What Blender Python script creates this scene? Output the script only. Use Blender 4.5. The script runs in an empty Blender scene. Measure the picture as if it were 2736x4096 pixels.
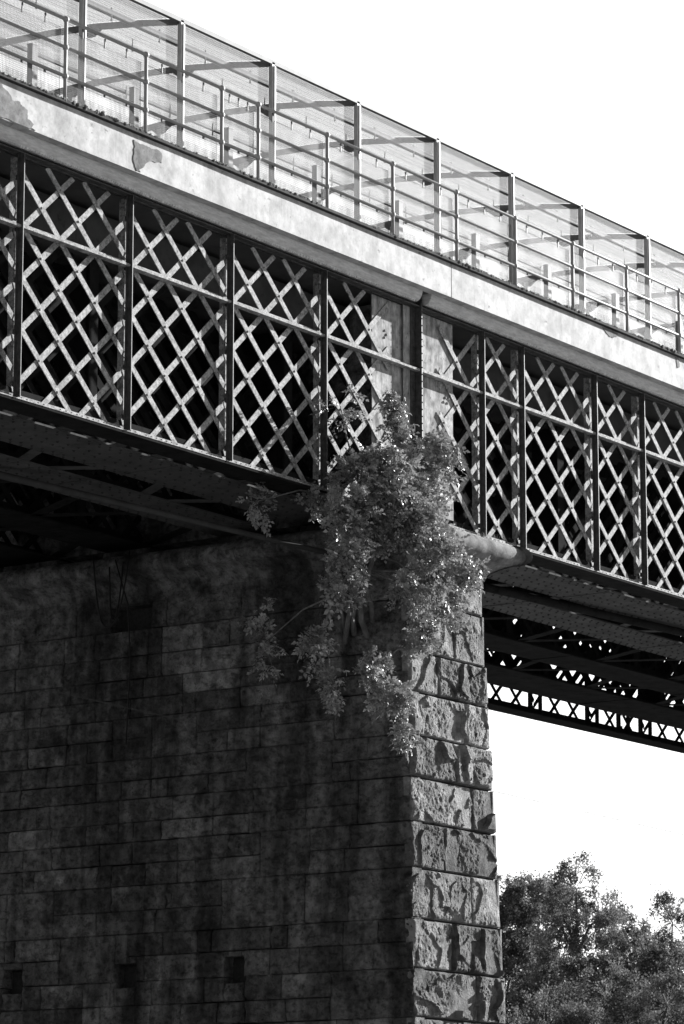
import bpy, math, random
from mathutils import Vector, Matrix, noise
C = bpy.context.scene
R = math.radians
# ------------------------------------------------------------------ camera
F_PX, HORIZON, AZ, CAMZ = 14000.0, 4920.0, R(34.5), 1.7
pitch = math.atan((HORIZON - 2048) / F_PX)
fwh = Vector((math.cos(AZ), math.sin(AZ), 0)); rt = Vector((math.sin(AZ), -math.cos(AZ), 0)); up0 = Vector((0, 0, 1))
fd = fwh * math.cos(pitch) + up0 * math.sin(pitch)
ud = -fwh * math.sin(pitch) + up0 * math.cos(pitch)
cd = bpy.data.cameras.new("camera"); cam = bpy.data.objects.new("camera", cd); C.collection.objects.link(cam)
cam.matrix_world = Matrix(((rt.x, ud.x, -fd.x, 0), (rt.y, ud.y, -fd.y, 0), (rt.z, ud.z, -fd.z, CAMZ), (0, 0, 0, 1)))
cd.sensor_fit = 'VERTICAL'; cd.sensor_height = 36.0; cd.lens = 36.0 * F_PX / 4096
cd.dof.use_dof = True; cd.dof.focus_distance = 46.0; cd.dof.aperture_fstop = 6.3
cd.clip_start = 0.1; cd.clip_end = 3000
C.camera = cam
# ------------------------------------------------------------------ light
ADDED_CLOUD = 11.0
SUN_EL, SUN_ROT = R(19.3), R(107)          # azimuth measured from +Y towards +X
sv = Vector((math.cos(SUN_EL) * math.sin(SUN_ROT), math.cos(SUN_EL) * math.cos(SUN_ROT), math.sin(SUN_EL)))
w = bpy.data.worlds.new("World"); C.world = w; w.use_nodes = True
nt = w.node_tree; nt.nodes.clear()
sky = nt.nodes.new('ShaderNodeTexSky'); sky.sky_type = 'NISHITA'; sky.sun_disc = False
sky.sun_elevation = SUN_EL; sky.sun_rotation = SUN_ROT; sky.dust_density = 0.6; sky.air_density = 1.0
bw = nt.nodes.new('ShaderNodeRGBToBW'); bg = nt.nodes.new('ShaderNodeBackground'); wo = nt.nodes.new('ShaderNodeOutputWorld')
bg.inputs['Strength'].default_value = 0.05
nt.nodes.remove(bw)
# red-filtered black and white sky, with a bright cloud bank added only ahead of the camera, so shadows stay deep
sc_ = nt.nodes.new('ShaderNodeSeparateColor'); nt.links.new(sky.outputs[0], sc_.inputs[0])
tcw = nt.nodes.new('ShaderNodeTexCoord'); dp = nt.nodes.new('ShaderNodeVectorMath'); dp.operation = 'DOT_PRODUCT'
dp.inputs[1].default_value = (fwh.x, fwh.y, 0.0); nt.links.new(tcw.outputs['Generated'], dp.inputs[0])
mr = nt.nodes.new('ShaderNodeMapRange'); mr.interpolation_type = 'SMOOTHSTEP'; mr.inputs['From Min'].default_value = 0.45; mr.inputs['From Max'].default_value = 0.9
mr.inputs['To Min'].default_value = 0.0; mr.inputs['To Max'].default_value = ADDED_CLOUD
nt.links.new(dp.outputs['Value'], mr.inputs['Value'])
cn = nt.nodes.new('ShaderNodeTexNoise'); cn.inputs['Scale'].default_value = 3.0; cn.inputs['Detail'].default_value = 5; nt.links.new(tcw.outputs['Generated'], cn.inputs[0])
cm = nt.nodes.new('ShaderNodeMapRange'); cm.inputs['To Min'].default_value = 0.85; cm.inputs['To Max'].default_value = 1.15; nt.links.new(cn.outputs[0], cm.inputs['Value'])
mm = nt.nodes.new('ShaderNodeMath'); mm.operation = 'MULTIPLY'; nt.links.new(mr.outputs[0], mm.inputs[0]); nt.links.new(cm.outputs[0], mm.inputs[1])
ad = nt.nodes.new('ShaderNodeMath'); ad.operation = 'ADD'; nt.links.new(sc_.outputs[0], ad.inputs[0]); nt.links.new(mm.outputs[0], ad.inputs[1])
nt.links.new(ad.outputs[0], bg.inputs['Color']); nt.links.new(bg.outputs[0], wo.inputs[0])
sl = bpy.data.lights.new("sun", 'SUN'); sl.energy = 5.0; sl.angle = R(0.5); sl.color = (1, 1, 1)
so = bpy.data.objects.new("sun", sl); C.collection.objects.link(so)
so.rotation_euler = sv.to_track_quat('Z', 'Y').to_euler(); so.location = sv * 60
C.view_settings.view_transform = 'Standard'; C.view_settings.look = 'None'
C.view_settings.exposure = 1.15; C.view_settings.gamma = 1.0; C.view_settings.use_curve_mapping = False

# ------------------------------------------------------------------ materials (a monochrome picture: every colour is a grey)
def mat(name, lo, hi, scale=4.0, rough=0.8, stretch=(1, 1, 1), detail=6, bump=0.0, bscale=30, metal=0.0, attr=None,
        c0=0.35, c1=0.65, streak=None, trans=0.0, spots=None, spec=0.3, bdist=0.02):
    m = bpy.data.materials.new(name); m.use_nodes = True
    t = m.node_tree; n = t.nodes; L = t.links; n.clear()
    out = n.new('ShaderNodeOutputMaterial'); p = n.new('ShaderNodeBsdfPrincipled')
    p.inputs['Roughness'].default_value = rough; p.inputs['Metallic'].default_value = metal
    p.inputs['Specular IOR Level'].default_value = spec
    tc = n.new('ShaderNodeTexCoord'); mp = n.new('ShaderNodeMapping'); mp.inputs['Scale'].default_value = stretch
    L.new(tc.outputs['Object'], mp.inputs[0])
    nz = n.new('ShaderNodeTexNoise'); nz.inputs['Scale'].default_value = scale; nz.inputs['Detail'].default_value = detail
    nz.inputs['Roughness'].default_value = 0.65; L.new(mp.outputs[0], nz.inputs[0])
    cr = n.new('ShaderNodeValToRGB'); cr.color_ramp.elements[0].position = c0; cr.color_ramp.elements[1].position = c1
    cr.color_ramp.elements[0].color = (lo, lo, lo, 1); cr.color_ramp.elements[1].color = (hi, hi, hi, 1)
    L.new(nz.outputs[0], cr.inputs[0]); col = cr.outputs[0]
    def mul(a, b):
        x = n.new('ShaderNodeMix'); x.data_type = 'RGBA'; x.blend_type = 'MULTIPLY'; x.inputs[0].default_value = 1
        L.new(a, x.inputs[6]); L.new(b, x.inputs[7]); return x.outputs[2]
    if attr:
        a = n.new('ShaderNodeAttribute'); a.attribute_name = attr; col = mul(col, a.outputs['Color'])
    def layer(st, sc, a, b, v, det=5):
        m2 = n.new('ShaderNodeMapping'); m2.inputs['Scale'].default_value = st; L.new(tc.outputs['Object'], m2.inputs[0])
        n2 = n.new('ShaderNodeTexNoise'); n2.inputs['Scale'].default_value = sc; n2.inputs['Detail'].default_value = det
        n2.inputs['Roughness'].default_value = 0.6
        L.new(m2.outputs[0], n2.inputs[0]); r2 = n.new('ShaderNodeValToRGB')
        r2.color_ramp.elements[0].position = a; r2.color_ramp.elements[1].position = b
        r2.color_ramp.elements[0].color = (v, v, v, 1); r2.color_ramp.elements[1].color = (1, 1, 1, 1)
        L.new(n2.outputs[0], r2.inputs[0]); return r2.outputs[0]
    if streak:
        for s in streak: col = mul(col, layer(*s))
    L.new(col, p.inputs['Base Color'])
    if bump:
        nb = n.new('ShaderNodeTexNoise'); nb.inputs['Scale'].default_value = bscale; nb.inputs['Detail'].default_value = 8
        nb.inputs['Roughness'].default_value = 0.7
        L.new(tc.outputs['Object'], nb.inputs[0]); b = n.new('ShaderNodeBump'); b.inputs['Strength'].default_value = bump
        b.inputs['Distance'].default_value = bdist; L.new(nb.outputs[0], b.inputs['Height']); L.new(b.outputs[0], p.inputs['Normal'])
    if trans:
        tr = n.new('ShaderNodeBsdfTranslucent'); L.new(col, tr.inputs[0]); ms = n.new('ShaderNodeMixShader')
        ms.inputs[0].default_value = trans; L.new(p.outputs[0], ms.inputs[1]); L.new(tr.outputs[0], ms.inputs[2])
        L.new(ms.outputs[0], out.inputs[0])
    else: L.new(p.outputs[0], out.inputs[0])
    return m
M = {}
M['lattice'] = mat('peeling_pale_paint', 0.20, 0.54, 16, 0.75, spec=0.18, detail=8, c0=0.34, c1=0.62, bump=0.25, bscale=60, bdist=0.005,
                   streak=[((1, 1, 1), 45, 0.36, 0.46, 0.4), ((1, 1, 1), 4, 0.34, 0.55, 0.72)])
M['post'] = mat('weathered_dark_paint', 0.04, 0.10, 14, 0.55, bump=0.2, bscale=50, bdist=0.005)
M['plate'] = mat('streaked_pale_paint', 0.26, 0.62, 6, 0.85, spec=0.08, stretch=(2.0, 2.0, 0.8), c0=0.32, c1=0.62,
                 streak=[((6, 6, 0.7), 2.2, 0.34, 0.56, 0.68), ((1, 1, 1), 5, 0.36, 0.55, 0.6), ((1, 1, 1), 14, 0.3, 0.38, 0.35)])
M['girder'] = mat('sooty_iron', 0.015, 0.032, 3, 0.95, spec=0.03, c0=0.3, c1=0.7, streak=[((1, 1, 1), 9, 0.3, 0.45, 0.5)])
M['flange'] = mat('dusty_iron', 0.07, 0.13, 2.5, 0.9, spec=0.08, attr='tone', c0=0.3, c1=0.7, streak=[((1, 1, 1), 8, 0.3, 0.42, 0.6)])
M['rivet'] = mat('rivet_iron', 0.05, 0.09, 10, 0.6)
M['fascia'] = mat('white_painted_concrete', 0.42, 0.62, 4, 0.75, stretch=(1.0, 1, 1.0), c0=0.3, c1=0.6, bump=0.15, bscale=12,
                  streak=[((3, 1, 0.6), 1.3, 0.36, 0.55, 0.84), ((1, 1, 1.5), 5, 0.30, 0.38, 0.4), ((16, 2, 1), 1.5, 0.30, 0.38, 0.75), ((1.5, 1, 1.6), 2.2, 0.38, 0.55, 0.76), ((1, 1, 1), 11, 0.36, 0.5, 0.86), ((1, 1, 1), 28, 0.27, 0.33, 0.5)])
M['flaked'] = mat('bare_render_patch', 0.12, 0.30, 7, 0.9, detail=10, streak=[((1, 1, 1), 30, 0.3, 0.45, 0.6)])
M['cornice'] = mat('grimy_plaster_moulding', 0.5, 0.8, 6, 0.85, stretch=(1, 1, 6), c0=0.3, c1=0.65)
M['moss'] = mat('dry_moss', 0.10, 0.34, 30, 0.95)
M['ledge'] = mat('tarred_ledge', 0.03, 0.06, 10, 0.9)
M['steel'] = mat('galvanised_steel', 0.4, 0.52, 9, 0.5, metal=0.0, spec=0.5)
M['cage'] = mat('grey_painted_steel', 0.48, 0.6, 7, 0.5, spec=0.5)
M['purlin'] = mat('dark_steel_purlin', 0.17, 0.25, 7, 0.6)
M['wire'] = mat('mesh_wire', 0.10, 0.14, 5, 0.5)
M['clip'] = mat('bright_clip', 0.5, 0.7, 5, 0.3)
M['stone'] = mat('rock_faced_sandstone', 0.14, 0.40, 7, 0.92, detail=12, c0=0.32, c1=0.66, attr='tone', spec=0.1, bump=1.0, bscale=28, bdist=0.03,
                 streak=[((1, 1, 1), 3, 0.34, 0.48, 0.45), ((1, 1, 1), 26, 0.3, 0.36, 0.4)])
M['ashlar'] = mat('stained_ashlar', 0.11, 0.38, 6, 0.9, detail=12, c0=0.34, c1=0.68, attr='tone', bump=1.0, bscale=12, bdist=0.07,
                  streak=[((1, 1.5, 0.2), 1.3, 0.38, 0.56, 0.35), ((1, 1, 1), 2.2, 0.36, 0.52, 0.5), ((1, 1, 1.6), 9, 0.37, 0.50, 0.5), ((1, 1, 1), 30, 0.34, 0.42, 0.5)])  # blotched and streaked, darker overall than the quoin stone
def stain(m, bands):
    t = m.node_tree; n = t.nodes; L = t.links; p = [x for x in n if x.type == 'BSDF_PRINCIPLED'][0]; src = p.inputs['Base Color'].links[0].from_socket
    tc = n.new('ShaderNodeTexCoord'); sx = n.new('ShaderNodeSeparateXYZ'); L.new(tc.outputs['Object'], sx.inputs[0])
    nz = n.new('ShaderNodeTexNoise'); nz.inputs['Scale'].default_value = 2.2; nz.inputs['Detail'].default_value = 6; L.new(tc.outputs['Object'], nz.inputs[0])
    def mth(op, a, b=None):
        x = n.new('ShaderNodeMath'); x.operation = op
        for k, v in enumerate((a, b)):
            if v is None: continue
            if isinstance(v, (int, float)): x.inputs[k].default_value = v
            else: L.new(v, x.inputs[k])
        return x.outputs[0]
    wob = mth('MULTIPLY', mth('SUBTRACT', nz.outputs[0], .5), .9)
    for y0, w_, dark in bands:
        dd = mth('ABSOLUTE', mth('SUBTRACT', mth('ADD', sx.outputs['Y'], wob), y0)); mr = n.new('ShaderNodeMapRange'); mr.interpolation_type = 'SMOOTHSTEP'
        mr.inputs['From Min'].default_value = w_ * .35; mr.inputs['From Max'].default_value = w_; mr.inputs['To Min'].default_value = dark; L.new(dd, mr.inputs['Value'])
        cb = n.new('ShaderNodeCombineColor')
        for k in range(3): L.new(mr.outputs[0], cb.inputs[k])
        mx = n.new('ShaderNodeMix'); mx.data_type = 'RGBA'; mx.blend_type = 'MULTIPLY'; mx.inputs[0].default_value = 1; L.new(src, mx.inputs[6]); L.new(cb.outputs[0], mx.inputs[7]); src = mx.outputs[2]
    L.new(src, p.inputs['Base Color'])
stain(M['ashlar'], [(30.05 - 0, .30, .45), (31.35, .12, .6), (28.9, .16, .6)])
M['mortar'] = mat('dark_mortar', 0.02, 0.04, 20, 0.95)
M['cap'] = mat('weathered_capstone', 0.13, 0.30, 8, 0.9, spec=0.08, stretch=(1, 1, 1), c0=0.3, c1=0.7, bump=0.35, bscale=30, attr='tone',
               streak=[((1, 1, 1), 3.0, 0.3, 0.46, 0.5)])
M['concrete'] = mat('deck_concrete', 0.09, 0.13, 2, 0.9)
M['cable'] = mat('cable_sheath', 0.04, 0.06, 5, 0.5)
M['pipe'] = mat('dull_pipe', 0.06, 0.09, 5, 0.8, spec=0.05)
M['blackcable'] = mat('black_cable', 0.012, 0.02, 5, 0.6)
M['leaf'] = mat('shrub_leaf', 0.16, 0.50, 9, 0.36, trans=0.2, c0=0.3, c1=0.7, attr='tone', spec=0.8)
M['flower'] = mat('pale_flower', 0.45, 0.6, 5, 0.8)
M['bark'] = mat('pale_bark', 0.12, 0.26, 12, 0.9, stretch=(1, 1, 0.3), bump=0.5, bscale=30)
M['tleaf'] = mat('tree_leaf', 0.12, 0.24, 0.5, 0.6, trans=0.38, c0=0.3, c1=0.7, attr='tone', spec=0.2)
M['tbark'] = mat('tree_bark', 0.05, 0.12, 8, 0.9, stretch=(1, 1, 0.2), bump=0.4, bscale=12)
M['grass'] = mat('meadow_grass', 0.11, 0.2, 0.6, 0.95, detail=10, bump=0.6, bscale=3, bdist=0.1)

# ------------------------------------------------------------------ mesh helper
class MB:
    def __init__(s): s.v = []; s.f = []; s.t = []; s.tone = 1.0; s.sm = []
    def add(s, vs, fs, smooth=False):
        b = len(s.v); s.v += [tuple(x) for x in vs]
        for f in fs: s.f.append(tuple(b + i for i in f)); s.t.append(s.tone); s.sm.append(smooth)
    def box(s, x0, x1, y0, y1, z0, z1):
        s.add([(x0, y0, z0), (x1, y0, z0), (x1, y1, z0), (x0, y1, z0), (x0, y0, z1), (x1, y0, z1), (x1, y1, z1), (x0, y1, z1)],
              [(0, 3, 2, 1), (4, 5, 6, 7), (0, 1, 5, 4), (1, 2, 6, 5), (2, 3, 7, 6), (3, 0, 4, 7)])
    def prism_y(s, pts, y0, y1):          # polygon in x,z extruded along y
        n = len(pts); a = [(p[0], y0, p[1]) for p in pts] + [(p[0], y1, p[1]) for p in pts]
        s.add(a, [tuple(range(n)), tuple(range(2 * n - 1, n - 1, -1))] + [(i, i + n, (i + 1) % n + n, (i + 1) % n) for i in range(n)])
    def prism_x(s, pts, x0, x1):          # polygon in y,z extruded along x
        n = len(pts); a = [(x0, p[0], p[1]) for p in pts] + [(x1, p[0], p[1]) for p in pts]
        s.add(a, [tuple(range(n)), tuple(range(2 * n - 1, n - 1, -1))] + [(i, i + n, (i + 1) % n + n, (i + 1) % n) for i in range(n)])
    def tube(s, pts, r, n=8, caps=True):
        pts = [Vector(p) for p in pts]; rr = r if isinstance(r, (list, tuple)) else [r] * len(pts)
        rings = []
        for i, p in enumerate(pts):
            d = (pts[min(i + 1, len(pts) - 1)] - pts[max(i - 1, 0)]).normalized()
            a = d.cross(Vector((0, 0, 1)) if abs(d.z) < 0.9 else Vector((1, 0, 0))).normalized(); b = d.cross(a)
            rings.append([p + (a * math.cos(2 * math.pi * k / n) + b * math.sin(2 * math.pi * k / n)) * rr[i] for k in range(n)])
        vs = [q for g in rings for q in g]; fs = []
        for i in range(len(pts) - 1):
            for k in range(n): fs.append((i * n + k, i * n + (k + 1) % n, (i + 1) * n + (k + 1) % n, (i + 1) * n + k))
        if caps: fs.append(tuple(range(n))[::-1]); fs.append(tuple((len(pts) - 1) * n + k for k in range(n)))
        s.add(vs, fs, True)
    def ball(s, c, r, n=8, m=5, half=None):
        vs = []; fs = []
        for i in range(m + 1):
            th = math.pi * i / m
            for k in range(n):
                ph = 2 * math.pi * k / n; vs.append((c[0] + r * math.sin(th) * math.cos(ph), c[1] + r * math.sin(th) * math.sin(ph), c[2] + r * math.cos(th)))
        for i in range(m):
            for k in range(n): fs.append((i * n + k, (i + 1) * n + k, (i + 1) * n + (k + 1) % n, i * n + (k + 1) % n))
        s.add(vs, fs, True)
    def rivet(s, c, nrm, r=0.014, h=0.010):   # small dome standing on a face
        nrm = Vector(nrm); a = nrm.orthogonal().normalized(); b = nrm.cross(a); c = Vector(c); n = 6
        vs = [c + (a * math.cos(k * math.pi / 3) + b * math.sin(k * math.pi / 3)) * r for k in range(n)]
        vs += [c + nrm * h * 0.8 + (a * math.cos(k * math.pi / 3) + b * math.sin(k * math.pi / 3)) * r * 0.62 for k in range(n)] + [c + nrm * h]
        s.add(vs, [(k, (k + 1) % n, n + (k + 1) % n, n + k) for k in range(n)] + [(n + k, n + (k + 1) % n, 2 * n) for k in range(n)], True)
    def build(s, name, m, parent=None, loc=(0, 0, 0)):
        me = bpy.data.meshes.new(name); me.from_pydata(s.v, [], s.f); me.materials.append(m)
        me.polygons.foreach_set('use_smooth', s.sm)
        at = me.color_attributes.new('tone', 'FLOAT_COLOR', 'CORNER'); d = []
        for p in me.polygons: d += [s.t[p.index], s.t[p.index], s.t[p.index], 1.0] * p.loop_total
        at.data.foreach_set('color', d)
        o = bpy.data.objects.new(name, me); C.collection.objects.link(o)
        if parent: o.parent = parent; o.matrix_parent_inverse = Matrix.Translation(-Vector(parent.location))
        return o
def tag(o, label=None, cat=None, group=None, kind=None):
    for k, v in (('label', label), ('category', cat), ('group', group), ('kind', kind)):
        if v: o[k] = v
    return o
def empty(name, loc, **k):
    o = bpy.data.objects.new(name, None); C.collection.objects.link(o); o.location = loc; o.empty_display_size = 0.3
    return tag(o, **k)

# ------------------------------------------------------------------ ground
g = MB(); N = 60; rg = random.Random(3)
def gz(x, y): return 0.0 if math.hypot(x - 35, y - 20) < 45 else noise.noise(Vector((x * .02, y * .02, 0))) * 1.2
xs = [-900 + 1900 * i / N for i in range(N + 1)]; ys = [-500 + 1500 * i / N for i in range(N + 1)]
g.add([(x, y, gz(x, y)) for y in ys for x in xs], [(j * (N + 1) + i, j * (N + 1) + i + 1, (j + 1) * (N + 1) + i + 1, (j + 1) * (N + 1) + i) for j in range(N) for i in range(N)], True)
tag(g.build('ground', M['grass']), kind='structure')

# ------------------------------------------------------------------ bridge levels
ZB, ZR, ZT = 11.30, 13.455, 14.32
X0, XP, X1 = 24.0, 39.59, 74.0
LEFT_POSTS = [33.04 + 2.115 * k for k in range(-4, 3)]
RIGHT_POSTS = [41.23, 42.31, 44.40, 45.84, 48.09, 49.17, 51.26, 52.69, 54.78, 55.86, 57.95, 59.38, 61.47, 62.55, 64.64, 66.07, 68.16, 69.24, 71.33, 72.76]
FAR_POSTS_R = [41.40, 43.5, 45.6, 47.7, 49.8, 51.2, 53.3, 54.6, 56.69, 58.83, 60.05, 60.93, 63.0, 65.1, 66.4, 68.5, 70.6, 72.7]

def clip_line(xa, za, xb, zb, x0, x1, z0, z1):
    t0, t1 = 0.0, 1.0; dx = xb - xa; dz = zb - za
    for p, q in ((-dx, xa - x0), (dx, x1 - xa), (-dz, za - z0), (dz, z1 - za)):
        if abs(p) < 1e-9:
            if q < 0: return None
        else:
            r = q / p
            if p < 0: t0 = max(t0, r)
            else: t1 = min(t1, r)
    if t1 - t0 < 0.02: return None
    return xa + t0 * dx, za + t0 * dz, xa + t1 * dx, za + t1 * dz

def lattice(mb, x0, x1, z0, z1, xc, px, pz, yf, yb, t, wd, rivets=True, side=-1):
    """flat bars crossing at 45 degrees: falling bars in the plane yf, rising bars in the plane yb"""
    s = pz / px; zc = ZR; L = (z1 - z0) / s + 1.0
    k0 = int(math.floor((x0 - L - 3 - xc) / (2 * px))); k1 = int(math.ceil((x1 + L + 3 - xc) / (2 * px)))
    for k in range(k0, k1 + 1):
        cx = xc + 2 * px * k
        for sg, y in ((-1, yf), (1, yb)):
            r = clip_line(cx - 12, zc - sg * s * 12, cx + 12, zc + sg * s * 12, x0, x1, z0, z1)
            if not r: continue
            a = Vector((r[0], 0, r[1])); b = Vector((r[2], 0, r[3])); d = (b - a).normalized(); n = Vector((-d.z, 0, d.x)) * wd / 2
            jit = rg.uniform(-.004, .004)
            pts = [a + n, a - n, b - n, b + n]
            mb.prism_y([(min(max(p.x, x0), x1) + jit, min(max(p.z, z0), z1)) for p in pts][::-1], y, y + t)
    if rivets:
        ix0 = int((x0 - xc) / px) - 1; ix1 = int((x1 - xc) / px) + 1
        for i in range(ix0, ix1 + 1):
            for j in range(-8, 4):
                x = xc + i * px; z = zc + j * pz
                if (i + j) % 2 == 0 and x0 + .03 < x < x1 - .03 and z0 + .03 < z < z1 - .03:
                    mb.rivet((x, yf, z), (0, -1, 0), 0.018, 0.014)

GRID = {'L': (33.885, 0.3525, 0.316), 'R': (41.74, 0.349, 0.316)}
def lattice_girder(root, Y, x0, x1, posts, grid, mats, dirn=-1, web_x=None, fin=0.146, detail=True):
    """an outer lattice girder, its outside facing dirn*Y"""
    xc, px, pz = GRID[grid]; lat, pst = mats
    d = dirn
    def yb(a, b): a, b = Y + d * a, Y + d * b; return (min(a, b), max(a, b))
    # bottom chord: outer angle with a riveted upstand, bottom plate
    b = MB(); y = yb(0.015, 0.03); b.box(x0, x1, *y, ZB - 0.005, ZB + 0.075)
    y = yb(0.03, 0.115); b.box(x0, x1, *y, ZB + 0.002, ZB + 0.016)
    if detail:
        x = x0 + .05; rr = random.Random(5)
        while x < x1:
            if rr.random() < .92: b.rivet((x, Y + d * 0.03, ZB + 0.048), (0, d, 0), 0.015, 0.014)
            b.rivet((x + .05, Y + d * 0.075, ZB + 0.016), (0, 0, 1), 0.015, 0.012); x += 0.105
    b.build('bottom_angle', M['lattice'] if detail else lat, root)
    b = MB(); y = yb(0.11, -0.30); b.box(x0, x1, *y, ZB - 0.03, ZB - 0.008)
    y = yb(-0.015, -0.03); b.box(x0, x1, *y, ZB - 0.005, ZB + 0.16)
    b.build('bottom_plate', M['girder'], root)
    # top chord
    b = MB(); y = yb(0.015, 0.03); b.box(x0, x1, *y, ZT - 0.015, ZT + 0.1); y = yb(0.03, 0.12); b.box(x0, x1, *y, ZT + .0, ZT + 0.014)
    y = yb(-0.015, -0.03); b.box(x0, x1, *y, ZT - 0.015, ZT + 0.1)
    b.build('top_chord', pst, root)
    # mid rail: a T whose shelf projects outward
    segs = sorted([x0] + [p for p in posts if x0 < p < x1] + [x1])
    b = MB(); y = yb(0.017, 0.118); b.box(x0, x1, *y, ZR - 0.055, ZR - 0.043)
    y = yb(0.017, 0.029); b.box(x0, x1, *y, ZR - 0.043, ZR + 0.03)
    y = yb(0.106, 0.118); b.box(x0, x1, *y, ZR - 0.043, ZR - 0.025)
    if detail:
        x = x0 + .03; rr = random.Random(7)
        while x < x1:
            if rr.random() < .85: b.rivet((x, Y + d * 0.029, ZR - .006), (0, d, 0), 0.015, 0.014)
            x += 0.085 + (0.10 if noise.noise(Vector((x * .8, 0, 0))) > 0.1 else 0)
    b.build('mid_rail', lat, root)
    # lattice webs, one per bay
    wx = web_x or [(segs[i], segs[i + 1]) for i in range(len(segs) - 1)]
    for a, c in wx:
        m = MB(); yf = Y + d * 0.014 if d < 0 else Y
        if d < 0: lattice(m, a, c, ZB, ZT, xc, px, pz, Y - 0.014, Y + 0.002, 0.012, 0.104, detail)
        else: lattice(m, a, c, ZB, ZT, xc, px, pz, Y - 0.002, Y + 0.016, 0.012, 0.098, False)
        m.build('lattice_web', lat, root)
    # posts: outer fin with angles, inner stiffener
    for p in posts:
        f = fin
        m = MB(); y = yb(0.072, f); m.box(p - 0.006, p + 0.006, *y, ZB + .02, ZT - .0)
        y = yb(0.060, 0.072); m.box(p - 0.035, p + 0.035, *y, ZB + .02, ZT)
        z = ZB + .16
        while z < ZT - .1:                    # cleats that hold the post off the lattice
            y = yb(0.017, 0.0595); m.box(p - 0.012, p + 0.03, *y, z, z + .06); z += 0.635
        if detail:
            z = ZB + .12
            while z < ZT: m.rivet((p - 0.022, Y + d * 0.072, z), (0, d, 0), .009, .009); z += 0.11
        o = m.build('post', pst, root)
        m = MB(); y = yb(-0.050, -0.13); m.box(p + 0.065, p + 0.075, *y, ZB + .02, ZT)
        y = yb(-0.036, -0.048); m.box(p + 0.0755, p + 0.135, *y, ZB + .02, ZT)
        m.build('inner_angle', lat, o)

# near side, left and right span girders
nl = empty('lattice_girder', (31.5, 26, ZB), label='pale peeling lattice girder left of the blank web plates above the pier', cat='girder', group='lattice girders of the bridge')
lw = [(LEFT_POSTS[i], LEFT_POSTS[i + 1]) for i in range(len(LEFT_POSTS) - 1)]
lw = [(X0, LEFT_POSTS[0])] + lw + [(LEFT_POSTS[-1], 38.98)]
lattice_girder(nl, 26.0, X0, XP - .004, LEFT_POSTS, 'L', (M['lattice'], M['post']), web_x=lw)
m = MB(); m.box(38.58, XP - .03, 25.999 + .016, 26.03, ZB + .02, ZT - .005); m.box(39.30, XP - .03, 25.975, 25.986, ZB + .08, ZT - .005)
rr = random.Random(4)
for z in (11.7, 12.3, 12.9, 13.75):
    for k in range(3): m.rivet((38.9 + rr.uniform(-.05, .1), 26.014, z + k * .05), (0, -1, 0), .022, .016)
m.build('web_plate', M['plate'], nl)
nr = empty('lattice_girder', (56, 26, ZB), label='pale lattice girder right of the blank web plates, with uneven post spacing', cat='girder', group='lattice girders of the bridge')
rw = [(40.22, RIGHT_POSTS[0])] + [(RIGHT_POSTS[i], RIGHT_POSTS[i + 1]) for i in range(len(RIGHT_POSTS) - 1)] + [(RIGHT_POSTS[-1], X1)]
lattice_girder(nr, 26.0, XP + .004, X1, RIGHT_POSTS, 'R', (M['lattice'], M['post']), web_x=rw)
m = MB(); m.box(XP + .03, 40.62, 26.015, 26.03, ZB + .02, ZT - .005)
for z in (12.15, 12.78, 13.2, 13.42, 11.6):
    for k in range(2): m.rivet((40.42 + k * .08, 26.014, z), (0, -1, 0), .024, .018); m.rivet((40.38 + k * .09, 26.014, z - .07), (0, -1, 0), .024, .018)
m.build('web_plate', M['plate'], nr)
# the heavy post at the joint over the pier
jp = MB(); jp.box(XP - 0.009, XP + 0.009, 25.856, 26.012, ZB - .0, ZT + .16); jp.box(XP - .13, XP - .016, 25.962, 25.974, ZB + .08, ZT); jp.box(XP + .016, XP + .05, 25.962, 25.974, ZB + .08, ZT)
z = ZB + .15
while z < ZT: jp.rivet((XP - .06, 25.962, z), (0, -1, 0)); jp.rivet((XP, 25.856, z), (0, -1, 0), .010, .012); z += .1
tag(jp.build('joint_post', M['post']), 'heavy dark riveted post between the two blank web plates above the pier', 'post')
# far side
fl = empty('lattice_girder', (31.5, 34.5, ZB), label='dark far side lattice girder seen through the left part of the near one', cat='girder', group='lattice girders of the bridge')
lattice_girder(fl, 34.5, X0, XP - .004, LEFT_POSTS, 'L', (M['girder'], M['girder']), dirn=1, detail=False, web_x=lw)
fr = empty('lattice_girder', (56, 34.5, ZB), label='lowest and farthest dark girder right of the pier, its lattice open to white sky', cat='girder', group='lattice girders of the bridge')
GRID['F'] = (55.33 + 2 * .3525 * 0, 0.3525, 0.316)
lattice_girder(fr, 34.5, XP + .004, X1, FAR_POSTS_R, 'F', (M['girder'], M['girder']), dirn=1, detail=False)

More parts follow.
